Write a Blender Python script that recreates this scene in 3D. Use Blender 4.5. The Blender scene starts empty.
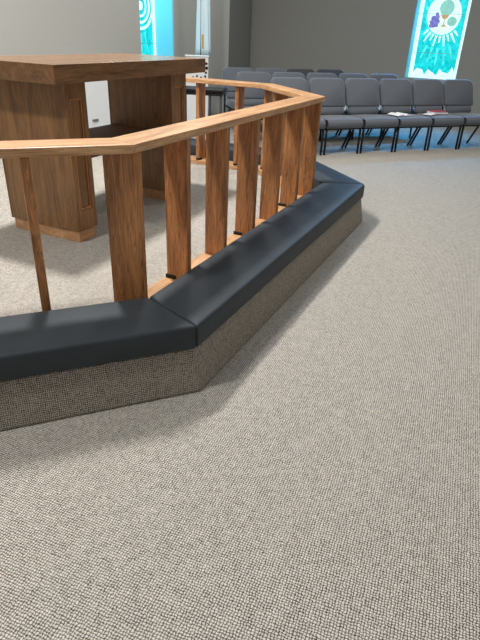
import bpy, bmesh, math, random
from mathutils import Vector, Matrix
from math import sin, cos, tan, radians, pi

random.seed(7)
SC = bpy.context.scene
COL = SC.collection

# ------------------------------------------------------------------ camera
PITCH, ROLL, CAMH = radians(28.35), radians(2.5), 1.39
F = Vector((0, cos(PITCH), -sin(PITCH)))
R0 = Vector((1, 0, 0))
U0 = R0.cross(F)
RR = R0 * cos(ROLL) + U0 * sin(ROLL)
UU = -R0 * sin(ROLL) + U0 * cos(ROLL)
cam = bpy.data.cameras.new('camera')
cam.sensor_fit = 'VERTICAL'
cam.sensor_height = 36
cam.lens = 533 / 640 * 36
cam.clip_end = 100
co = bpy.data.objects.new('camera', cam)
COL.objects.link(co)
m = Matrix((RR, UU, -F)).transposed().to_4x4()
m.translation = (0, 0, CAMH)
co.matrix_world = m
SC.camera = co

# ------------------------------------------------------------------ light
w = bpy.data.worlds.new('world')
SC.world = w
w.use_nodes = True
bg = w.node_tree.nodes['Background']
bg.inputs[0].default_value = (0.93, 0.97, 1.0, 1)
bg.inputs[1].default_value = 0.28


def area(name, loc, size, power, color=(1, .98, .955), aim=None, spread=180):
    l = bpy.data.lights.new(name, 'AREA')
    l.shape = 'DISK'
    l.size = size
    l.energy = power
    l.color = color
    l.spread = radians(spread)
    o = bpy.data.objects.new(name, l)
    COL.objects.link(o)
    o.location = loc
    if aim:
        o.rotation_euler = (Vector(aim) - Vector(loc)).to_track_quat('-Z', 'Y').to_euler()
    return o


area('ceiling_or_fill_light', (-1.35, 4.1, 4.2), .36, 228)
area('ceiling_or_fill_light', (-2.3, 1.0, 4.2), .4, 105)
area('ceiling_or_fill_light', (3.0, 2.2, 4.2), 1.6, 16)
area('ceiling_or_fill_light', (2.6, 6.2, 4.2), 1.0, 58)
area('ceiling_or_fill_light', (.8, 7.2, 4.2), .8, 14)  # added fill for the pier and the chair tops
area('ceiling_or_fill_light', (-.75, 8.35, 4.1), .5, 46)  # added fill to brighten the pier and the end of the left wall
SC.view_settings.view_transform = 'Standard'
SC.view_settings.look = 'None'
SC.view_settings.exposure = 0.0
SC.view_settings.gamma = 1


# ------------------------------------------------------------------ materials
def lin(c):
    return tuple(((x / 255) / 12.92 if x <= 10 else (((x / 255) + .055) / 1.055) ** 2.4) for x in c) + (1,)


class NT:
    def __init__(s, name):
        s.m = bpy.data.materials.new(name)
        s.m.use_nodes = True
        s.t = s.m.node_tree
        s.b = s.t.nodes['Principled BSDF']

    def n(s, typ, **kw):
        nd = s.t.nodes.new(typ)
        for k, v in kw.items():
            if k.startswith('i_'):
                key = k[2:]
                key = int(key) if key.isdigit() else key.replace('_', ' ')
                nd.inputs[key].default_value = v
            else:
                setattr(nd, k, v)
        return nd

    def l(s, a, b):
        s.t.links.new(a, b)

    def math(s, op, a, b=None):
        nd = s.t.nodes.new('ShaderNodeMath')
        nd.operation = op
        for i, v in enumerate((a, b)):
            if v is None:
                continue
            if isinstance(v, (int, float)):
                nd.inputs[i].default_value = v
            else:
                s.l(v, nd.inputs[i])
        return nd.outputs[0]

    def ramp(s, fac, stops):
        r = s.t.nodes.new('ShaderNodeValToRGB')
        e = r.color_ramp.elements
        e[0].position, e[0].color = stops[0]
        e[1].position, e[1].color = stops[-1]
        for p, c in stops[1:-1]:
            x = e.new(p)
            x.color = c
        s.l(fac, r.inputs[0])
        return r.outputs[0]


def plain(name, rgb, rough=.5, metal=0, bump=0, bscale=200, var=0):
    t = NT(name)
    t.b.inputs['Roughness'].default_value = rough
    t.b.inputs['Metallic'].default_value = metal
    t.b.inputs['Base Color'].default_value = lin(rgb)
    tc = t.n('ShaderNodeTexCoord')
    ns = t.n('ShaderNodeTexNoise', i_Scale=bscale, i_Detail=3.0)
    t.l(tc.outputs['Object'], ns.inputs['Vector'])
    c = lin(rgb)
    v = max(var, .03)
    col = t.ramp(ns.outputs['Fac'], [(.3, tuple(x * (1 - v) for x in c[:3]) + (1,)), (.7, tuple(min(1, x * (1 + v)) for x in c[:3]) + (1,))])
    t.l(col, t.b.inputs['Base Color'])
    if bump:
        b = t.n('ShaderNodeBump', i_Strength=bump, i_Distance=.002)
        t.l(ns.outputs['Fac'], b.inputs['Height'])
        t.l(b.outputs[0], t.b.inputs['Normal'])
    return t.m


def wood(name, light, dark, axis, rough=.38, scale=1.0):
    """oak grain running along one local axis"""
    t = NT(name)
    tc = t.n('ShaderNodeTexCoord')
    oi = t.n('ShaderNodeObjectInfo')
    off = t.n('ShaderNodeCombineXYZ')
    t.l(t.math('MULTIPLY', oi.outputs['Random'], 7.3), off.inputs[0])
    t.l(t.math('MULTIPLY', oi.outputs['Random'], 3.1), off.inputs[1])
    t.l(t.math('MULTIPLY', oi.outputs['Random'], 5.7), off.inputs[2])
    add = t.n('ShaderNodeVectorMath', operation='ADD')
    t.l(tc.outputs['Object'], add.inputs[0])
    t.l(off.outputs[0], add.inputs[1])

    def mp(a, c):
        s3 = [c, c, c]
        s3['XYZ'.index(axis)] = a
        mpn = t.n('ShaderNodeMapping')
        mpn.inputs['Scale'].default_value = s3
        t.l(add.outputs[0], mpn.inputs[0])
        return mpn.outputs[0]
    n1 = t.n('ShaderNodeTexNoise', i_Scale=1.0, i_Detail=5.0, i_Roughness=.65, i_Distortion=1.2)
    t.l(mp(1.6 * scale, 13 * scale), n1.inputs['Vector'])
    n2 = t.n('ShaderNodeTexNoise', i_Scale=1.0, i_Detail=3.0, i_Roughness=.7)
    t.l(mp(7 * scale, 190 * scale), n2.inputs['Vector'])
    wv = t.n('ShaderNodeTexNoise', i_Scale=1.0, i_Detail=2.0, i_Distortion=2.5)
    t.l(mp(1.1 * scale, 28 * scale), wv.inputs['Vector'])
    rings = t.math('FRACT', t.math('MULTIPLY', wv.outputs['Fac'], 7.0))
    a = t.math('MULTIPLY', n1.outputs['Fac'], .55)
    b = t.math('MULTIPLY', n2.outputs['Fac'], .30)
    c = t.math('MULTIPLY', rings, .15)
    f = t.math('ADD', t.math('ADD', a, b), c)
    dk, lt = lin(dark), lin(light)
    mid = tuple((x + y) / 2 for x, y in zip(dk, lt))
    col = t.ramp(f, [(.33, dk), (.5, mid), (.66, lt)])
    t.l(col, t.b.inputs['Base Color'])
    t.b.inputs['Roughness'].default_value = rough
    bp = t.n('ShaderNodeBump', i_Strength=.15, i_Distance=.001)
    t.l(n2.outputs['Fac'], bp.inputs['Height'])
    t.l(bp.outputs[0], t.b.inputs['Normal'])
    return t.m


def carpet(name, light, dark, cell=.0125, rot=0.35, strength=.8, wall=False):
    """chunky loop-pile basket weave"""
    t = NT(name)
    tc = t.n('ShaderNodeTexCoord')
    mp = t.n('ShaderNodeMapping')
    mp.inputs['Rotation'].default_value = (0, 0, rot)
    mp.inputs['Scale'].default_value = (1 / cell,) * 3
    t.l(tc.outputs['Object'], mp.inputs[0])
    nz = t.n('ShaderNodeTexNoise', i_Scale=.55, i_Detail=2.0)
    t.l(mp.outputs[0], nz.inputs['Vector'])
    mx = t.n('ShaderNodeVectorMath', operation='MULTIPLY_ADD')
    t.l(nz.outputs['Color'], mx.inputs[0])
    mx.inputs[1].default_value = (1.3, 1.3, 1.3)
    t.l(mp.outputs[0], mx.inputs[2])
    sp = t.n('ShaderNodeSeparateXYZ')
    t.l(mx.outputs[0], sp.inputs[0])
    x, y = sp.outputs[0], sp.outputs[1]
    if wall:
        x = t.math('MULTIPLY', t.math('ADD', x, y), .77)
        y = sp.outputs[2]
    fx, fy = t.math('FLOOR', x), t.math('FLOOR', y)
    chk = t.math('FLOORED_MODULO', t.math('ADD', fx, fy), 2.0)

    def ridge(v, k):
        return t.math('ABSOLUTE', t.math('SINE', t.math('MULTIPLY', v, pi * k)))
    ra = t.math('MULTIPLY', t.math('POWER', ridge(x, 1), .9), t.math('POWER', ridge(y, 1), .3))
    rb = t.math('MULTIPLY', t.math('POWER', ridge(y, 1), .9), t.math('POWER', ridge(x, 1), .3))
    mixn = t.n('ShaderNodeMix')
    t.l(chk, mixn.inputs[0])
    t.l(ra, mixn.inputs[2])
    t.l(rb, mixn.inputs[3])
    h = mixn.outputs[0]
    fine = t.n('ShaderNodeTexNoise', i_Scale=2.2, i_Detail=4.0, i_Roughness=.7)
    t.l(mp.outputs[0], fine.inputs['Vector'])
    big = t.n('ShaderNodeTexNoise', i_Scale=.035, i_Detail=3.0)
    t.l(mp.outputs[0], big.inputs['Vector'])
    hh = t.math('ADD', t.math('MULTIPLY', h, .60), t.math('MULTIPLY', fine.outputs['Fac'], .66))
    med = t.n('ShaderNodeTexVoronoi', i_Scale=.62)
    t.l(mp.outputs[0], med.inputs['Vector'])
    msp = t.n('ShaderNodeSeparateXYZ')
    t.l(med.outputs['Color'], msp.inputs[0])
    hh = t.math('ADD', hh, t.math('MULTIPLY', t.math('SUBTRACT', msp.outputs[0], .5), .10))
    dk, lt = lin(dark), lin(light)
    mid = tuple(.48 * a + .52 * b for a, b in zip(dk, lt))
    col = t.ramp(hh, [(.36, dk), (.62, mid), (.88, lt)])
    t.l(col, t.b.inputs['Base Color'])
    t.b.inputs['Roughness'].default_value = .95
    t.b.inputs['Specular IOR Level'].default_value = .1
    bp = t.n('ShaderNodeBump', i_Strength=strength, i_Distance=.004)
    t.l(hh, bp.inputs['Height'])
    t.l(bp.outputs[0], t.b.inputs['Normal'])
    return t.m


def glass(name, rgb, strength, var=0.0, scale=9.0, lead=False):
    """back-lit art glass: the pane itself gives off the daylight behind it"""
    t = NT(name)
    tc = t.n('ShaderNodeTexCoord')
    vo = t.n('ShaderNodeTexVoronoi', i_Scale=scale)
    t.l(tc.outputs['Object'], vo.inputs['Vector'])
    sp = t.n('ShaderNodeSeparateXYZ')
    t.l(vo.outputs['Color'], sp.inputs[0])
    c = lin(rgb)
    lo = tuple(x * (1 - var) for x in c[:3]) + (1,)
    hi = tuple(min(1, x * (1 + var * .6) + var * .06) for x in c[:3]) + (1,)
    col = t.ramp(sp.outputs[0], [(0, lo), (1, hi)])
    t.l(col, t.b.inputs['Emission Color'])
    t.b.inputs['Base Color'].default_value = tuple(x * .12 for x in c[:3]) + (1,)
    t.b.inputs['Emission Strength'].default_value = strength
    t.b.inputs['Roughness'].default_value = .2
    return t.m


M = {}
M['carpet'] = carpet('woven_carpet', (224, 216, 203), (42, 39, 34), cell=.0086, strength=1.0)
M['carpet_side'] = carpet('woven_carpet_riser_shaded', (194, 183, 167), (36, 33, 28), cell=.0086, strength=1.0, wall=True)  # same carpet toned darker, the riser's shade put into the colour
M['wall_light'] = plain('painted_wall_light', (170, 169, 163), .85, bump=.25, bscale=60)
M['wall_dark'] = plain('painted_wall_darker', (150, 149, 143), .85, bump=.25, bscale=60)  # darker grey on the pier side, back and right walls
M['wood_x'] = wood('oak_x', (228, 180, 132), (146, 100, 60), 'X')
M['wood_z'] = wood('oak_z', (212, 146, 90), (92, 55, 26), 'Z')
M['table_x'] = wood('dark_oak_x', (148, 108, 70), (84, 59, 35), 'X', .25, .8)
M['shelf_x'] = wood('shaded_shelf_x', (120, 80, 52), (72, 46, 28), 'X', .7, .8)  # darker oak: shade under the tabletop put into the colour
M['table_z'] = wood('dark_oak_z', (160, 117, 72), (88, 60, 33), 'Z', .42, .8)
M['vinyl'] = plain('slate_vinyl', (54, 60, 64), .60, bump=.25, bscale=9, var=.10)
M['vinyl'].node_tree.nodes['Principled BSDF'].inputs['Specular IOR Level'].default_value = .30
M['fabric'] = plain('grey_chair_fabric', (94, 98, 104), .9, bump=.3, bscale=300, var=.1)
M['fabric_dark'] = plain('darker_chair_fabric', (66, 67, 72), .9, bump=.3, bscale=300, var=.1)  # darker grey than the other chairs
for _m in (M['fabric'], M['fabric_dark']):
    _b = _m.node_tree.nodes['Principled BSDF']
    _b.inputs['Sheen Weight'].default_value = .6
    _b.inputs['Sheen Roughness'].default_value = .35
M['black'] = plain('black_metal', (22, 22, 24), .45, .3)
M['rubber'] = plain('black_rubber', (20, 20, 20), .8)
M['white'] = plain('white_paint', (225, 228, 228), .6)
M['paper'] = plain('white_paper', (235, 236, 236), .8)
M['red'] = plain('red_cover', (176, 70, 84), .6)
M['glow_tint'] = plain('blue_glow_tint', (120, 208, 222), .5)  # blue window glow put into the colour
M['gold'] = plain('gold_fringe', (196, 160, 84), .5, .3)
M['navy'] = plain('navy_cloth', (34, 42, 70), .8)
M['flag'] = plain('pale_blue_white_cloth', (205, 228, 236), .8)
M['teal'] = plain('teal_cloth', (60, 98, 104), .8)
M['steel'] = plain('brushed_metal', (150, 150, 150), .35, .9)
M['cyan'] = glass('cyan_glass', (0, 202, 208), 1.25, .26, 16)
M['aqua'] = glass('aqua_ray_glass', (80, 228, 230), 1.25, .25, 10)
M['milk'] = glass('milk_white_glass', (205, 246, 246), 1.3, .06, 8)
M['azure'] = glass('azure_glass', (90, 200, 240), 1.2, .15, 5)
M['mint'] = glass('mint_glass', (140, 205, 190), 1.0, .1, 20)
M['amber'] = glass('amber_glass', (196, 160, 110), 1.0, .1, 20)
M['purple'] = glass('purple_glass', (120, 120, 200), 1.0, .25, 30)


# ------------------------------------------------------------------ mesh helpers
def link(name, bm, mat, parent=None, loc=(0, 0, 0), rotz=0, smooth=False, bevel=0, seg=2, sub=0):
    bmesh.ops.recalc_face_normals(bm, faces=bm.faces[:])
    me = bpy.data.meshes.new(name)
    bm.to_mesh(me)
    bm.free()
    mats = mat if isinstance(mat, (list, tuple)) else [mat]
    for mm in mats:
        me.materials.append(mm)
    o = bpy.data.objects.new(name, me)
    COL.objects.link(o)
    o.parent = parent
    o.location = loc
    o.rotation_euler = (0, 0, rotz)
    if bevel:
        md = o.modifiers.new('bevel', 'BEVEL')
        md.width = bevel
        md.segments = seg
        md.limit_method = 'ANGLE'
        md.angle_limit = radians(35)
    if sub:
        md = o.modifiers.new('sub', 'SUBSURF')
        md.levels = md.render_levels = sub
    if smooth:
        for p in me.polygons:
            p.use_smooth = True
    return o


def box(bm, x0, x1, y0, y1, z0, z1, mi=0):
    v = [bm.verts.new((x, y, z)) for z in (z0, z1) for y in (y0, y1) for x in (x0, x1)]
    for q in ((0, 1, 3, 2), (4, 6, 7, 5), (0, 4, 5, 1), (2, 3, 7, 6), (0, 2, 6, 4), (1, 5, 7, 3)):
        f = bm.faces.new([v[i] for i in q])
        f.material_index = mi
    return v


def prism(bm, pts, z0, z1, mi=0):
    a = [bm.verts.new((x, y, z0)) for x, y in pts]
    b = [bm.verts.new((x, y, z1)) for x, y in pts]
    bm.faces.new(a[::-1]).material_index = mi
    bm.faces.new(b).material_index = mi
    n = len(pts)
    for i in range(n):
        bm.faces.new((a[i], a[(i + 1) % n], b[(i + 1) % n], b[i])).material_index = mi


def tube(bm, pts, r, n=8):
    pts = [Vector(p) for p in pts]
    rings = []
    for i, p in enumerate(pts):
        d = (pts[min(i + 1, len(pts) - 1)] - pts[max(i - 1, 0)]).normalized()
        ref = Vector((1, 0, 0)) if abs(d.x) < .8 else Vector((0, 1, 0))
        a = d.cross(ref).normalized()
        b = d.cross(a)
        rings.append([bm.verts.new(p + (a * cos(2 * pi * k / n) + b * sin(2 * pi * k / n)) * r) for k in range(n)])
    for i in range(len(rings) - 1):
        for k in range(n):
            bm.faces.new((rings[i][k], rings[i][(k + 1) % n], rings[i + 1][(k + 1) % n], rings[i + 1][k]))
    bm.faces.new(rings[0][::-1])
    bm.faces.new(rings[-1])


def empty(name, loc=(0, 0, 0), rotz=0, label=None, cat=None, group=None, kind=None):
    o = bpy.data.objects.new(name, None)
    COL.objects.link(o)
    o.location = loc
    o.rotation_euler = (0, 0, rotz)
    return tag(o, label, cat, group, kind)


def tag(o, label=None, cat=None, group=None, kind=None):
    for k, v in (('label', label), ('category', cat), ('group', group), ('kind', kind)):
        if v:
            o[k] = v
    return o


def V2(a):
    return Vector((cos(a), sin(a)))


# ------------------------------------------------------------------ octagon lay-out of the sanctuary
H1 = radians(65.3)
HE = [H1 - radians(42.2), H1, H1 + pi / 4, H1 + pi / 2]      # headings of the four sections
A = Vector((-.454, 2.205))
u0, u1, u2, u3 = [V2(h) for h in HE]
B = A + u1 * 2.49
C = B + u2 * 1.04
Z = A - u0 * 1.35
D = C + u3 * 1.30
CORN = [Z, A, B, C, D]
UN = [u0, u1, u2, u3]


def inn(u):
    return Vector((-u.y, u.x))


def off(i, d):
    """corner i of the chain moved inward by d (mitred)"""
    if i == 0:
        return CORN[0] + inn(u0) * d
    if i == 4:
        return CORN[4] + inn(u3) * d
    a, b = inn(UN[i - 1]), inn(UN[i])
    mm = (a + b)
    mm = mm / (mm.dot(a))
    return CORN[i] + mm * d


PLAT = .17

# floor, platform, step
bm = bmesh.new()
box(bm, -7, 9, -3, 15, -.1, 0)
tag(link('floor', bm, M['carpet']), kind='structure')

wd = V2(radians(59))
WL0 = Vector((-.65, 10.2))


def wl(s):
    return WL0 - wd * s


FAR = C + u3 * 3.17
P = [A - u0 * 4.1 + inn(u0) * .02] + [off(i, .02) for i in (1, 2, 3)] + [FAR, wl(6), wl(10.3)]
bm = bmesh.new()
prism(bm, [tuple(p) for p in P], 0.0, PLAT)
tag(link('platform', bm, M['carpet']), kind='structure')

# carpeted step that carries the cushions: swept chain
ZL = A - u0 * 3.9
bm = bmesh.new()
def chain(d):
    return [ZL + inn(u0) * d] + [off(i, d) for i in (1, 2, 3)] + [FAR + inn(u3) * d]


ob, ot, it = chain(-.398), chain(-.360), chain(.015)
rows_ = [[bm.verts.new((p.x, p.y, z)) for p in ch] for ch, z in ((ob, 0), (ot, .206), (it, .206), (it, 0))]
for a_, b_ in zip(rows_, rows_[1:] + rows_[:1]):
    for k in range(4):
        bm.faces.new((a_[k], a_[k + 1], b_[k + 1], b_[k]))
bm.faces.new([r[0] for r in rows_])
bm.faces.new([r[4] for r in rows_][::-1])
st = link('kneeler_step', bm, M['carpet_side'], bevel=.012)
tag(st, kind='structure')


# walls ----------------------------------------------------------------
def wall(name, P0, P1, mat, hgt=4.6, thick=.42, openings=()):
    """local frame: x along P0->P1, -y faces the room"""
    P0, P1 = Vector(P0), Vector(P1)
    L = (P1 - P0).length
    bm = bmesh.new()
    x = 0
    for (a, b, z0, z1) in openings:
        box(bm, x, a, 0, thick, 0, hgt)
        box(bm, a, b, 0, thick, 0, z0)
        box(bm, a, b, 0, thick, z1, hgt)
        x = b
    box(bm, x, L, 0, thick, 0, hgt)
    d = P1 - P0
    o = link(name, bm, mat, loc=(P0.x, P0.y, 0), rotz=math.atan2(d.y, d.x))
    return tag(o, kind='structure')


LW = 10.3
SILL = .745
wl_start = wl(LW)
W1a, W1b = LW - 1.085 - .76, LW - 1.085
wall('wall_left', wl_start, wl(.2), M['wall_light'], openings=[(W1a, W1b, SILL, 3.3)])
K1 = Vector((-.40, 10.30))
wall('wall_pier', wl(.2), K1, M['wall_light'], thick=.3)
K2 = Vector((-.06, 12.35))
wall('wall_pier_side', K1, K2, M['wall_dark'], thick=.3)
hb = radians(-25)
bd = V2(hb)
BK0 = Vector((.5, 12.3))
wall('wall_back', BK0 - bd * .7, BK0 + bd * 6.2, M['wall_dark'], openings=[(.7 + 2.665, .7 + 3.59, SILL, 3.3)])
E1 = BK0 + bd * 6.2
wall('wall_right', E1, E1 + V2(radians(-75)) * 4, M['wall_dark'])


# art-glass windows ------------------------------------------------------
def disc(bm, cx, cz, r, y, n=40, r0=0.0, sx=1.0, a0=0, a1=2 * pi, th=.006):
    """flat disc / ring piece of glass in the local xz plane, with thickness"""
    k = n
    full = abs(a1 - a0 - 2 * pi) < 1e-6
    cnt = k if full else k + 1
    for yy in (y, y - th):
        pass
    ring = lambda rr, yy: [bm.verts.new((cx + rr * sx * cos(a0 + (a1 - a0) * i / k), yy, cz + rr * sin(a0 + (a1 - a0) * i / k))) for i in range(cnt)]
    o1, o2 = ring(r, y), ring(r, y - th)
    if r0 > 0:
        i1, i2 = ring(r0, y), ring(r0, y - th)
        for i in range(k):
            j = (i + 1) % cnt
            bm.faces.new((o2[i], o2[j], i2[j], i2[i]))
            bm.faces.new((o1[i], i1[i], i1[j], o1[j]))
            bm.faces.new((o1[i], o1[j], o2[j], o2[i]))
            bm.faces.new((i1[i], i2[i], i2[j], i1[j]))
    else:
        bm.faces.new(o2)
        bm.faces.new(o1[::-1])
        for i in range(cnt if full else k):
            j = (i + 1) % cnt
            bm.faces.new((o1[i], o1[j], o2[j], o2[i]))


def poly(bm, pts, y, th=.006):
    a = [bm.verts.new((x, y, z)) for x, z in pts]
    b = [bm.verts.new((x, y - th, z)) for x, z in pts]
    bm.faces.new(a)
    bm.faces.new(b[::-1])
    n = len(pts)
    for i in range(n):
        bm.faces.new((a[i], b[i], b[(i + 1) % n], a[(i + 1) % n]))


def window(name, P0, h, x0, x1, kind, cz, depth):
    e = empty(name, (P0.x, P0.y, 0), h, kind='structure')
    W = x1 - x0
    cx = (x0 + x1) / 2
    y = depth
    bm = bmesh.new()
    box(bm, x0, x1, y, y + .02, SILL, 3.3)
    link('glass_pane', bm, M['cyan'], e)
    bw = .085 if kind == 'chalice' else .07
    for a, b in ((x0, x0 + bw), (x1 - bw, x1)):
        bm = bmesh.new()
        box(bm, a, b, y - .008, y - .001, SILL, 3.3)
        link('border_glass', bm, M['milk'], e)
    # ragged white band along the sill
    bm = bmesh.new()
    pts = [(x0 + bw, SILL)]
    pts.append((x1 - bw, SILL))
    n = 14
    for i in range(n + 1):
        t = 1 - i / n
        zz = SILL + .10 + .045 * sin(i * 1.7) + (.03 if i % 2 else -.02) + .05 * abs(t - .5) * 2
        pts.append((x0 + bw + (W - 2 * bw) * t, zz))
    poly(bm, pts, y - .001)
    link('cloud_glass', bm, M['milk'], e)
    # lead bars
    for zc in (1.18, 1.82, 2.45):
        bm = bmesh.new()
        box(bm, x0, x1, y - .012, y - .006, zc, zc + .006)
        link('lead_bar', bm, M['steel'], e)
    if kind == 'chalice':
        R = .322
        bm = bmesh.new()
        disc(bm, cx, cz, R, y - .004, sx=.93)
        md = link('medallion', bm, M['milk'], e)
        bm = bmesh.new()
        disc(bm, cx, cz, R - .04, y - .0105, r0=R - .047, sx=.93, th=.003)
        link('medallion_ring', bm, M['amber'], md)
        # host, cup, stem, base
        bm = bmesh.new()
        disc(bm, cx + .035, cz + .115, .125, y - .011, n=28, th=.004)
        link('host', bm, M['mint'], md)
        bm = bmesh.new()
        poly(bm, [(cx - .055, cz + .0), (cx + .10, cz + .0), (cx + .07, cz - .05), (cx + .03, cz - .07), (cx + .035, cz - .15), (cx + .085, cz - .19), (cx - .03, cz - .19), (cx + .015, cz - .15), (cx + .018, cz - .07), (cx - .02, cz - .05)], y - .0155, .003)
        link('chalice', bm, M['amber'], md)
        bm = bmesh.new()
        for gx, gz, gr in ((-.17, -.06, .045), (-.11, -.04, .045), (-.14, -.11, .045), (-.19, -.12, .04), (-.09, -.11, .04), (-.15, -.17, .04), (-.20, -.18, .035), (-.10, -.17, .032), (-.12, .01, .03)):
            disc(bm, cx + gx, cz + gz, gr, y - .0105, n=16, th=.003)
        link('grapes', bm, M['purple'], md)
        bm = bmesh.new()
        disc(bm, cx + .16, cz - .10, .075, y - .0105, n=20, th=.003, sx=1.1)
        link('loaf', bm, M['mint'], md)
        # rays falling from the medallion
        k = 0
        for i in range(-5, 6):
            a = -pi / 2 + i * .19
            for (r1, r2, hw, mt) in ((R + .015, R + (.20 if i % 2 else .13), .020, 'milk'), (R + .22, R + .52 - abs(i) * .035, .022, 'aqua')):
                d = Vector((cos(a), sin(a)))
                nn = Vector((-d.y, d.x))
                c0 = Vector((cx, cz))
                q = [c0 + d * r1 + nn * hw, c0 + d * r2 + nn * hw * .45, c0 + d * r2 - nn * hw * .45, c0 + d * r1 - nn * hw]
                if all(x0 + bw < p.x < x1 - bw for p in q):
                    bm = bmesh.new()
                    poly(bm, [tuple(p) for p in q], y - .002)
                    link('ray', bm, M[mt], e)
        for dx, dz in ((-.30, .25), (.28, .27), (-.27, .40), (.30, .42), (-.31, .10)):
            bm = bmesh.new()
            disc(bm, cx + dx, cz + dz, .03, y - .003, n=8)
            link('small_white_piece', bm, M['aqua'], e)
    else:
        for r1, r0 in ((.32, .28), (.235, .20), (.15, .12), (.06, 0)):
            bm = bmesh.new()
            disc(bm, cx + .04, cz, r1, y - .003, r0=r0, sx=.9)
            link('swirl_ring', bm, M['milk'], e)
        for i in range(9):
            a = -pi / 2 + (i - 4) * .22
            bm = bmesh.new()
            d = Vector((cos(a), sin(a)))
            nn = Vector((-d.y, d.x))
            c0 = Vector((cx + .04, cz))
            q = [c0 + d * .36 + nn * .012, c0 + d * .75, c0 + d * .36 - nn * .012]
            if all(x0 + bw < p.x < x1 - bw for p in q):
                poly(bm, [tuple(p) for p in q], y - .002)
                link('ray', bm, M['aqua'], e)
            else:
                bm.free()
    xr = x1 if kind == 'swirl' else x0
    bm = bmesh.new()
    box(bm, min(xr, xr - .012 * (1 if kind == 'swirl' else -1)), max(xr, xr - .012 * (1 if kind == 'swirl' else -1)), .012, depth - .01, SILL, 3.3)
    link('reveal_glow_panel', bm, M['glow_tint'], e)  # added thin panel, its blue stands for window glow on the recess side
    return e


window('window_1', wl_start, radians(59), W1a, W1b, 'swirl', 1.68, .36)
window('window_2', BK0 - bd * .1, hb, 2.765, 3.69, 'chalice', 1.81, .36)
for P0_, h_, xl_, xr_, sgn in ((wl_start, radians(59), W1a, W1b, 1), (BK0 - bd * .1, hb, 2.765, 3.69, -1)):
    # daylight coming down through the upper glass onto the side of the recess
    sx_, tx_ = (xl_ + .12, xr_) if sgn > 0 else (xr_ - .12, xl_)
    q_ = P0_ + V2(h_) * sx_ + V2(h_ + pi / 2) * .18
    f_ = P0_ + V2(h_) * tx_ + V2(h_ + pi / 2) * .18
    area('window_light', (q_.x, q_.y, 2.45), .2, 2.8, (.06, .52, 1.0), aim=(f_.x, f_.y, 1.25), spread=70)

q_ = BK0 - bd * .1 + bd * 3.23 + V2(hb + pi / 2) * .12
area('window_light', (q_.x, q_.y, 2.5), .5, 30, (.05, .42, 1.0), aim=(2.3, 8.2, 0), spread=75)

# ------------------------------------------------------------------ altar rail
RT, RB = .978, .942
BR = .21
rail = empty('altar_rail', (A.x, A.y, PLAT), 0, 'long oak altar rail with upright boards, bent round the platform edge', 'railing')


def pl(o):
    """parent to the rail while keeping world placement"""
    o.location = Vector(o.location) - Vector((A.x, A.y, PLAT))
    o.parent = rail
    return o


def section(i, d0, d1, z0, z1, name, mat, bevel=.003, **kw):
    """mitred length of section i between inward offsets d0..d1, in its own frame"""
    P0, P1 = CORN[i], CORN[i + 1]
    h = HE[i]
    ca, sa = cos(h), sin(h)

    def loc(p):
        q = p - P0
        return (q.x * ca + q.y * sa, -q.x * sa + q.y * ca)
    pts = [loc(off(i, d0)), loc(off(i + 1, d0)), loc(off(i + 1, d1)), loc(off(i, d1))]
    bm = bmesh.new()
    prism(bm, pts, z0 - z0, z1 - z0)
    return link(name, bm, mat, loc=(P0.x, P0.y, z0), rotz=h, bevel=bevel, **kw)


for i in range(4):
    pl(section(i, 0, .163, RB, RT, 'rail_cap', M['wood_x']))
    pl(section(i, .004, .150, PLAT, BR, 'bottom_rail', M['wood_x']))


def fin(P0, h, s, n0=.006, n1=.136, bracket=1, dirv=None):
    """upright board standing across the rail; local x across the rail, z up"""
    u = V2(h)
    p = P0 + u * s
    e = None
    bm = bmesh.new()
    box(bm, n0, n1, -.019, .019, 0, RB - BR)
    o = link('baluster', bm, M['wood_z'], loc=(p.x, p.y, BR), rotz=h + pi / 2 if dirv is None else dirv, bevel=.004)
    pl(o)
    if bracket:
        b2 = bmesh.new()
        box(b2, n1 - .055, n1 + .006, -.014, .026, 0.0, .020)
        link('foot_bracket', b2, M['rubber'], o, bevel=.002)
    return o


# corner post turned towards the corner
q0, q1 = A + u1 * .045 + inn(u1) * .002, A + u1 * -.045 + inn(u1) * .128
dv = q1 - q0
fin(q0, 0, 0, 0, dv.length, 0, math.atan2(dv.y, dv.x))
for k, s in enumerate((.435, .85, 1.255, 1.65, 2.04, 2.42)):
    fin(A, HE[1], s, bracket=k in (0, 2, 4))
for s in (.93, .50, .10):
    fin(Z, HE[0], s, bracket=0)
for s in (.36, .70):
    fin(B, HE[2], s)
for s in (.0, .30, .73, 1.16):
    fin(C, HE[3], s + .02)

# ------------------------------------------------------------------ kneeling cushions
cl = ['black vinyl kneeling cushion in front of the left rail section, nearest the camera',
      'longest black vinyl kneeling cushion, running away along the row of upright boards',
      'black vinyl kneeling cushion past the far sharp corner of the rail',
      'black vinyl kneeling cushion behind the far rail section']


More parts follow.
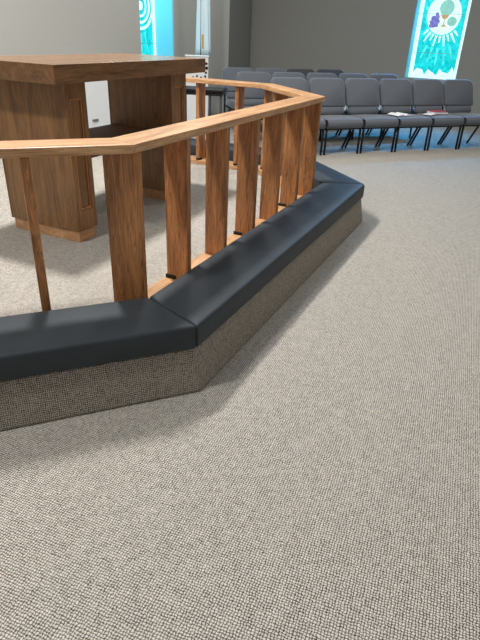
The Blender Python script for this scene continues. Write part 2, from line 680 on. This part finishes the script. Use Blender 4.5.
def cushion(i):
    P0 = CORN[i]
    h = HE[i]
    ca, sa = cos(h), sin(h)

    def loc(p):
        q = p - P0
        return (q.x * ca + q.y * sa, -q.x * sa + q.y * ca)
    d0, d1 = -.374, -.045
    a, b, c, d = [Vector(loc(off(j, dd))) for j, dd in ((i, d0), (i + 1, d0), (i + 1, d1), (i, d1))]
    g = .0012
    L0 = (b - a).length
    nx = max(12, int(L0 / .06))
    ny, nz = 8, 3
    zt = .113
    bm = bmesh.new()
    grid = {}

    def P3(u, v, top):
        p = a.lerp(b, u).lerp(d.lerp(c, u), v)
        p.x += g * (1 - 2 * u)
        crown = .008 * (sin(pi * u) ** .3 if 0 < u < 1 else 0) * (sin(pi * v) ** .6 if 0 < v < 1 else 0)
        wr = .0012 * sin(u * L0 * 23 + v * 5) * sin(v * pi)
        return (p.x, p.y, (zt + crown + wr) if top else 0)
    for t in (0, 1):
        for ix in range(nx + 1):
            for iy in range(ny + 1):
                if t == 1 or ix in (0, nx) or iy in (0, ny):
                    grid[t, ix, iy] = bm.verts.new(P3(ix / nx, iy / ny, t))
    for ix in range(nx):
        for iy in range(ny):
            bm.faces.new((grid[1, ix, iy], grid[1, ix + 1, iy], grid[1, ix + 1, iy + 1], grid[1, ix, iy + 1]))
    per = [(ix, 0) for ix in range(nx)] + [(nx, iy) for iy in range(ny)] + [(ix, ny) for ix in range(nx, 0, -1)] + [(0, iy) for iy in range(ny, 0, -1)]
    for k in range(len(per)):
        p, q = per[k], per[(k + 1) % len(per)]
        bm.faces.new((grid[0, p[0], p[1]], grid[0, q[0], q[1]], grid[1, q[0], q[1]], grid[1, p[0], p[1]]))
    bm.faces.new([grid[0, p[0], p[1]] for p in per[::-1]])
    o = link('kneeling_cushion', bm, M['vinyl'], loc=(P0.x, P0.y, .207), rotz=h, bevel=.014, seg=4, smooth=True)
    return tag(o, cl[i], 'cushion', 'kneeling cushions around the rail')


for i in range(4):
    cushion(i)

# ------------------------------------------------------------------ communion table
T0 = Vector((-1.02, 3.02))
TA = H1
tbl = empty('communion_table', (T0.x, T0.y, PLAT), TA, 'dark oak communion table with a thick top on two panelled pedestals', 'table')
TH = 1.205 - PLAT


def tpart(name, dims, mat, parent=None, at=(0, 0, 0), bevel=.003):
    bm = bmesh.new()
    box(bm, *dims)
    return link(name, bm, mat, parent or tbl, loc=at, bevel=bevel)


TL, TD = 1.61, .74
tpart('tabletop', (0, TL, 0, TD, 0, .095), M['table_x'], at=(0, 0, TH - .095), bevel=.0015)


def pedestal(x0, x1):
    y0, y1 = .08, .655
    zt = TH - .096
    e = empty('pedestal')
    e.parent = tbl
    bm = bmesh.new()
    # body with a sunk panel on its two narrow faces
    box(bm, x0 + .002, x1 - .002, y0 + .012, y1 - .012, .075, zt)
    link('body', bm, M['table_z'], e, bevel=.002)
    for yy0, yy1, tagy in ((y0, y0 + .012, 0), (y1 - .012, y1, 1)):
        bm = bmesh.new()
        s = .038
        box(bm, x0, x0 + s, yy0, yy1, .075, zt)
        box(bm, x1 - s, x1, yy0, yy1, .075, zt)
        box(bm, x0 + s, x1 - s, yy0, yy1, .075, .20)
        box(bm, x0 + s, x1 - s, yy0, yy1, zt - .09, zt)
        link('panel_frame', bm, M['table_z'], e, bevel=.002)
    # beaded moulding round the sunk panel, front
    bm = bmesh.new()
    a, b, c, d = x0 + .038, x1 - .038, .20, zt - .09
    ww = .010
    for q in ((a, a + ww, c, d), (b - ww, b, c, d), (a, b, c, c + .016), (a, b, d - ww, d)):
        box(bm, q[0], q[1], y0 + .004, y0 + .0125, q[2], q[3])
    link('moulding', bm, M['wood_z'], e, bevel=.003)
    bm = bmesh.new()
    box(bm, x0 + .012, x1 - .012, y0 + .012, y1 - .012, 0, .075)
    link('plinth', bm, M['wood_x'], e, bevel=.002)
    return e


pedestal(.148, .325)
pedestal(1.25, 1.455)
tpart('shelf', (.326, 1.249, .10, .635, 0, .05), M['shelf_x'], at=(0, 0, .665 - PLAT))

# ------------------------------------------------------------------ chairs
HC = radians(23)
dC, bC = V2(HC), V2(HC + pi / 2)
J = Vector((.99, 7.27))
SPC = .566


def rounded(x0, x1, z0, z1, rt, rb, n=6):
    pts = []
    for cx, cz, r, a0 in ((x1 - rt, z1 - rt, rt, 0), (x0 + rt, z1 - rt, rt, pi / 2), (x0 + rb, z0 + rb, rb, pi), (x1 - rb, z0 + rb, rb, 1.5 * pi)):
        for i in range(n + 1):
            a = a0 + pi / 2 * i / n
            pts.append((cx + r * cos(a), cz + r * sin(a)))
    return pts


def make_chair(fab):
    """local: x across, y towards the back, origin midway between the front feet"""
    e = empty('stacking_chair')
    # seat: upholstered slab with waterfall front
    prof = [(-.030, .335), (-.055, .37), (-.055, .41), (-.025, .440), (.05, .452), (.2, .447), (.40, .440), (.43, .43), (.43, .38), (.40, .36), (.1, .335)]
    bm = bmesh.new()
    xs = (-.273, -.262, 0, .262, .273)
    rows = []
    for x in xs:
        k = .88 if abs(x) > .27 else 1
        rows.append([bm.verts.new((x, .2 + (yy - .2) * k, .40 + (zz - .40) * k + (.006 if x == 0 and zz > .42 else 0))) for yy, zz in prof])
    n = len(prof)
    for i in range(len(xs) - 1):
        for j in range(n):
            bm.faces.new((rows[i][j], rows[i][(j + 1) % n], rows[i + 1][(j + 1) % n], rows[i + 1][j]))
    bm.faces.new(rows[0])
    bm.faces.new(rows[-1][::-1])
    link('seat', bm, fab, e, smooth=True, bevel=.008)
    # backrest: tilted pad, rounded top corners, necked lower lumbar portion
    bo = bmesh.new()
    pts = rounded(-.272, .272, .540, .890, .085, .03)
    low = rounded(-.240, .240, .445, .545, .03, .045)

    def pad(pp, th, y_at, nm):
        bm = bmesh.new()
        cx = sum(p[0] for p in pp) / len(pp)
        cz = sum(p[1] for p in pp) / len(pp)
        loops = []
        for k, (sc, yo) in enumerate(((.90, 0), (.975, .010), (1, .028), (1, th - .02), (.97, th - .004), (.9, th))):
            loops.append([bm.verts.new((cx + (x - cx) * sc, y_at(cz + (z - cz) * sc) + yo + .03 * (x / .25) ** 2 * -1, cz + (z - cz) * sc)) for x, z in pp])
        m_ = len(pp)
        for i in range(len(loops) - 1):
            for j in range(m_):
                bm.faces.new((loops[i][j], loops[i][(j + 1) % m_], loops[i + 1][(j + 1) % m_], loops[i + 1][j]))
        bm.faces.new(loops[0][::-1])
        bm.faces.new(loops[-1])
        return link(nm, bm, fab, e, smooth=True)
    bo.free()
    ya = lambda z: .435 + (z - .48) * .36
    pad(pts, .07, ya, 'backrest')
    pad(low, .06, ya, 'lumbar_pad')
    for s in (-1, 1):
        bm = bmesh.new()
        tube(bm, [(s * .257, -.005, 0.0), (s * .257, -.005, .30), (s * .257, .0, .335)], .015)
        link('leg', bm, M['black'], e, smooth=True)
        bm = bmesh.new()
        tube(bm, [(s * .257, .385, 0.0), (s * .257, .20, .335)], .015)
        link('leg', bm, M['black'], e, smooth=True)
        bm = bmesh.new()
        tube(bm, [(s * .250, .20, .33), (s * .250, .44, .34), (s * .246, .50, .47), (s * .240, .57, .66)], .011)
        link('back_upright', bm, M['black'], e, smooth=True)
        bm = bmesh.new()
        tube(bm, [(s * .257, .0, .326), (s * .257, .40, .332)], .011)
        link('seat_rail', bm, M['black'], e, smooth=True)
    bm = bmesh.new()
    tube(bm, [(-.257, .03, .32), (.257, .03, .32)], .010)
    link('cross_bar', bm, M['black'], e, smooth=True)
    # coupling clip between neighbours
    bm = bmesh.new()
    box(bm, .256, .2765, -.064, -.02, .37, .445)
    link('ganging_clip', bm, M['black'], e, bevel=.003)
    return e


def dup(root):
    r = root.copy()
    COL.objects.link(r)
    for ch in root.children:
        c = ch.copy()
        COL.objects.link(c)
        c.parent = r
    return r


proto = make_chair(M['fabric'])
proto_d = make_chair(M['fabric_dark'])
used = {0: False, 1: False}
ordn = ['first', 'second', 'third', 'fourth', 'fifth', 'sixth']
chairs = {}


def place(row, i, k, D, label, dark=False):
    key = 1 if dark else 0
    o = (proto_d if dark else proto)
    if used[key]:
        o = dup(o)
    used[key] = True
    p = J + dC * SPC * (k + .5) + bC * D
    o.location = (p.x, p.y, 0)
    o.rotation_euler = (0, 0, HC)
    tag(o, label, 'chair', ['front', 'middle', 'back'][row] + ' row of linked chairs')
    chairs[row, i] = o


front = ['grey padded chair in the front row, half hidden behind the rail corner',
         'grey padded chair in the front row just right of the rail corner',
         'grey padded chair in the front row, second clear one right of the rail',
         'grey padded front row chair with an open white booklet on its seat',
         'grey padded front row chair with a red book on its seat',
         'grey padded front row chair at the far right end of that row']
for i in range(6):
    place(0, i, i - 1, 0, front[i])
mid = ['grey padded chair at the left end of the middle row, above the rail',
       'second grey padded chair from the left in the middle row',
       'grey padded chair in the centre of the middle row',
       'grey padded middle row chair, second from that row\'s right end',
       'grey padded chair at the right end of the middle row']
for i in range(5):
    place(1, i, i - 1.17, .95, mid[i])
backl = ['grey padded chair at the left end of the back row beside the pier',
         'grey padded chair second from the left in the back row',
         'dark padded chair in the back row, left of the two dark ones',
         'dark padded chair at the right end of the back row']
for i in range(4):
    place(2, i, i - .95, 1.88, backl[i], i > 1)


# pale ovals where neighbouring backs meet
for key in ((0, 0), (0, 1), (0, 2), (1, 0), (1, 1)):
    bm = bmesh.new()
    bmesh.ops.create_uvsphere(bm, u_segments=14, v_segments=10, radius=1, matrix=Matrix.Translation((.2765 if key[0] == 0 else -.262, .462, .52)) @ Matrix.Diagonal((.020, .015, .040, 1)))
    link('pale_oval', bm, M['white'], chairs[key], smooth=True)


# booklet and book on the front row
def on_seat(i, x, y, z=.462):
    o = chairs[0, i]
    p = Vector((o.location.x, o.location.y)) + dC * x + bC * y
    return (p.x, p.y, z)


bk = empty('open_booklet', on_seat(3, -.13, .18), HC + .1, 'open white booklet lying on a front row chair seat', 'booklet')
for s in (-1, 1):
    bm = bmesh.new()
    n = 6
    xs = [s * .13 * i / n for i in range(n + 1)]
    prof = [.004 + .018 * sin(pi * (i / n) ** .7) for i in range(n + 1)]
    a = [[bm.verts.new((xs[i], yy, prof[i])) for i in range(n + 1)] for yy in (-.11, .11)]
    b = [[bm.verts.new((xs[i], yy, 0)) for i in range(n + 1)] for yy in (-.11, .11)]
    for i in range(n):
        bm.faces.new((a[0][i], a[0][i + 1], a[1][i + 1], a[1][i]))
        bm.faces.new((b[0][i], b[1][i], b[1][i + 1], b[0][i + 1]))
        bm.faces.new((a[0][i], b[0][i], b[0][i + 1], a[0][i + 1]))
        bm.faces.new((a[1][i], a[1][i + 1], b[1][i + 1], b[1][i]))
    bm.faces.new((a[0][n], b[0][n], b[1][n], a[1][n]))
    bm.faces.new((a[0][0], a[1][0], b[1][0], b[0][0]))
    link('page_block', bm, M['paper'], bk, smooth=False)
hb_ = empty('hymnal', on_seat(4, -.0, .24), HC - .12, 'red covered book lying on a front row chair seat', 'book')
bm = bmesh.new()
box(bm, -.118, .118, -.082, .080, .004, .030)
link('page_block', bm, M['paper'], hb_)
bm = bmesh.new()
box(bm, -.122, .122, -.086, .086, 0, .004)
box(bm, -.122, .122, -.086, .086, .030, .034)
box(bm, -.122, .122, .081, .086, .004, .030)
link('cover', bm, M['red'], hb_, bevel=.001)
sh = bmesh.new()
box(sh, -.09, .09, -.06, .06, 0, .012)
tag(link('folded_leaflet', sh, M['paper'], loc=on_seat(4, -.20, .16), rotz=HC + .5, bevel=.003), 'folded white leaflet beside the red book on the seat', 'leaflet')

# ------------------------------------------------------------------ flag, cabinet, side table
fl = empty('flag_on_pole', (-.76, 9.05, 0), 0, 'pale furled flag with gold fringe on a pole in the corner', 'flag')
bm = bmesh.new()
tube(bm, [(0, 0, .03), (0, 0, 2.5)], .014, 10)
link('pole', bm, M['steel'], fl, smooth=True)
bm = bmesh.new()
for r1, r2, z0, z1 in ((.15, .14, 0, .03), (.05, .02, .031, .12)):
    n = 24
    a = [bm.verts.new((r1 * cos(2 * pi * i / n), r1 * sin(2 * pi * i / n), z0)) for i in range(n)]
    b = [bm.verts.new((r2 * cos(2 * pi * i / n), r2 * sin(2 * pi * i / n), z1)) for i in range(n)]
    bm.faces.new(a[::-1])
    bm.faces.new(b)
    for i in range(n):
        bm.faces.new((a[i], a[(i + 1) % n], b[(i + 1) % n], b[i]))
link('pole_base', bm, M['steel'], fl, smooth=False)
bm = bmesh.new()
NZ, NN = 14, 48
rings = []
for j in range(NZ + 1):
    z = 1.05 + 1.35 * j / NZ
    wdt = .10 - .03 * (j / NZ)
    ring = []
    for i in range(NN):
        a = 2 * pi * i / NN
        rr = 1 + .22 * sin(a * 7 + j * .15)
        ring.append(bm.verts.new((.02 + wdt * rr * cos(a), .045 * rr * sin(a), z)))
    rings.append(ring)
for j in range(NZ):
    for i in range(NN):
        f = bm.faces.new((rings[j][i], rings[j][(i + 1) % NN], rings[j + 1][(i + 1) % NN], rings[j + 1][i]))
        xx = math.degrees(2 * pi * i / NN) % 360
        # folds: teal and white on the left, gold fringe right of centre, navy canton high on the right
        f.material_index = 0
        if 238 <= xx < 252:
            f.material_index = 2
        if 260 <= xx < 276 and 1 <= j < 3:
            f.material_index = 1
        if 285 <= xx < 320 and j > 8:
            f.material_index = 3
bm.faces.new(rings[0][::-1])
bm.faces.new(rings[-1])
link('flag_cloth', bm, [M['flag'], M['gold'], M['teal'], M['navy']], fl, smooth=True)

wb = empty('white_stand', (-.785, 8.55, 0), radians(4), 'white cabinet stand with small black dots right behind the table end', 'stand')
bm = bmesh.new()
box(bm, -.165, .165, 0, .16, .0, 1.055)
link('body', bm, M['white'], wb, bevel=.006)
bm = bmesh.new()
box(bm, -.175, .175, -.01, .17, 1.056, 1.07)
link('top_board', bm, M['white'], wb, bevel=.004)
for x, z, r in ((.135, .97, .018), (.14, .91, .022), (.13, .85, .015), (.12, .80, .015), (.06, .78, .017), (.0, .80, .014), (-.06, .78, .016), (.09, .72, .013), (.135, .76, .016)):
    bm = bmesh.new()
    bmesh.ops.create_cone(bm, cap_ends=True, segments=14, radius1=r, radius2=r, depth=.006, matrix=Matrix.Translation((x, -.004, z)) @ Matrix.Rotation(pi / 2, 4, 'X'))
    link('black_dot', bm, M['black'], wb)

# low white cabinet on the left wall, seen between the pedestals
cp = wl(2.95) + Vector((wd.y, -wd.x)) * .17
cb = empty('low_cabinet', (cp.x, cp.y, 0), radians(59), 'low white cabinet with a small pull, glimpsed between the table pedestals', 'cabinet')
bm = bmesh.new()
box(bm, -.55, .45, 0, .16, 0, .86)
link('body', bm, M['white'], cb, bevel=.004)
for a, b in ((-.53, .43),):
    bm = bmesh.new()
    box(bm, a, b, -.018, -.001, .06, .83)
    dr = link('door', bm, M['white'], cb, bevel=.004)
    bm = bmesh.new()
    xh = -.085
    box(bm, xh - .05, xh + .05, -.035, -.019, .27, .295)
    link('handle', bm, M['steel'], dr, bevel=.004)

st_ = empty('side_table', (-.56, 6.75, 0), radians(-6), 'small table with black metal legs behind the far rail section', 'table')
bm = bmesh.new()
box(bm, -.26, .27, -.16, .20, .775, .80)
link('tabletop', bm, M['black'], st_, bevel=.003)
bm = bmesh.new()
box(bm, -.245, .255, -.145, .185, .735, .774)
link('apron', bm, M['black'], st_)
for x in (-.235, .245):
    for y in (-.135, .175):
        bm = bmesh.new()
        tube(bm, [(x, y, 0), (x, y, .734)], .013)
        link('leg', bm, M['black'], st_, smooth=True)
bm = bmesh.new()
tube(bm, [(.12, -.135, 0), (.12, -.135, .734)], .013)
link('brace', bm, M['black'], st_, smooth=True)
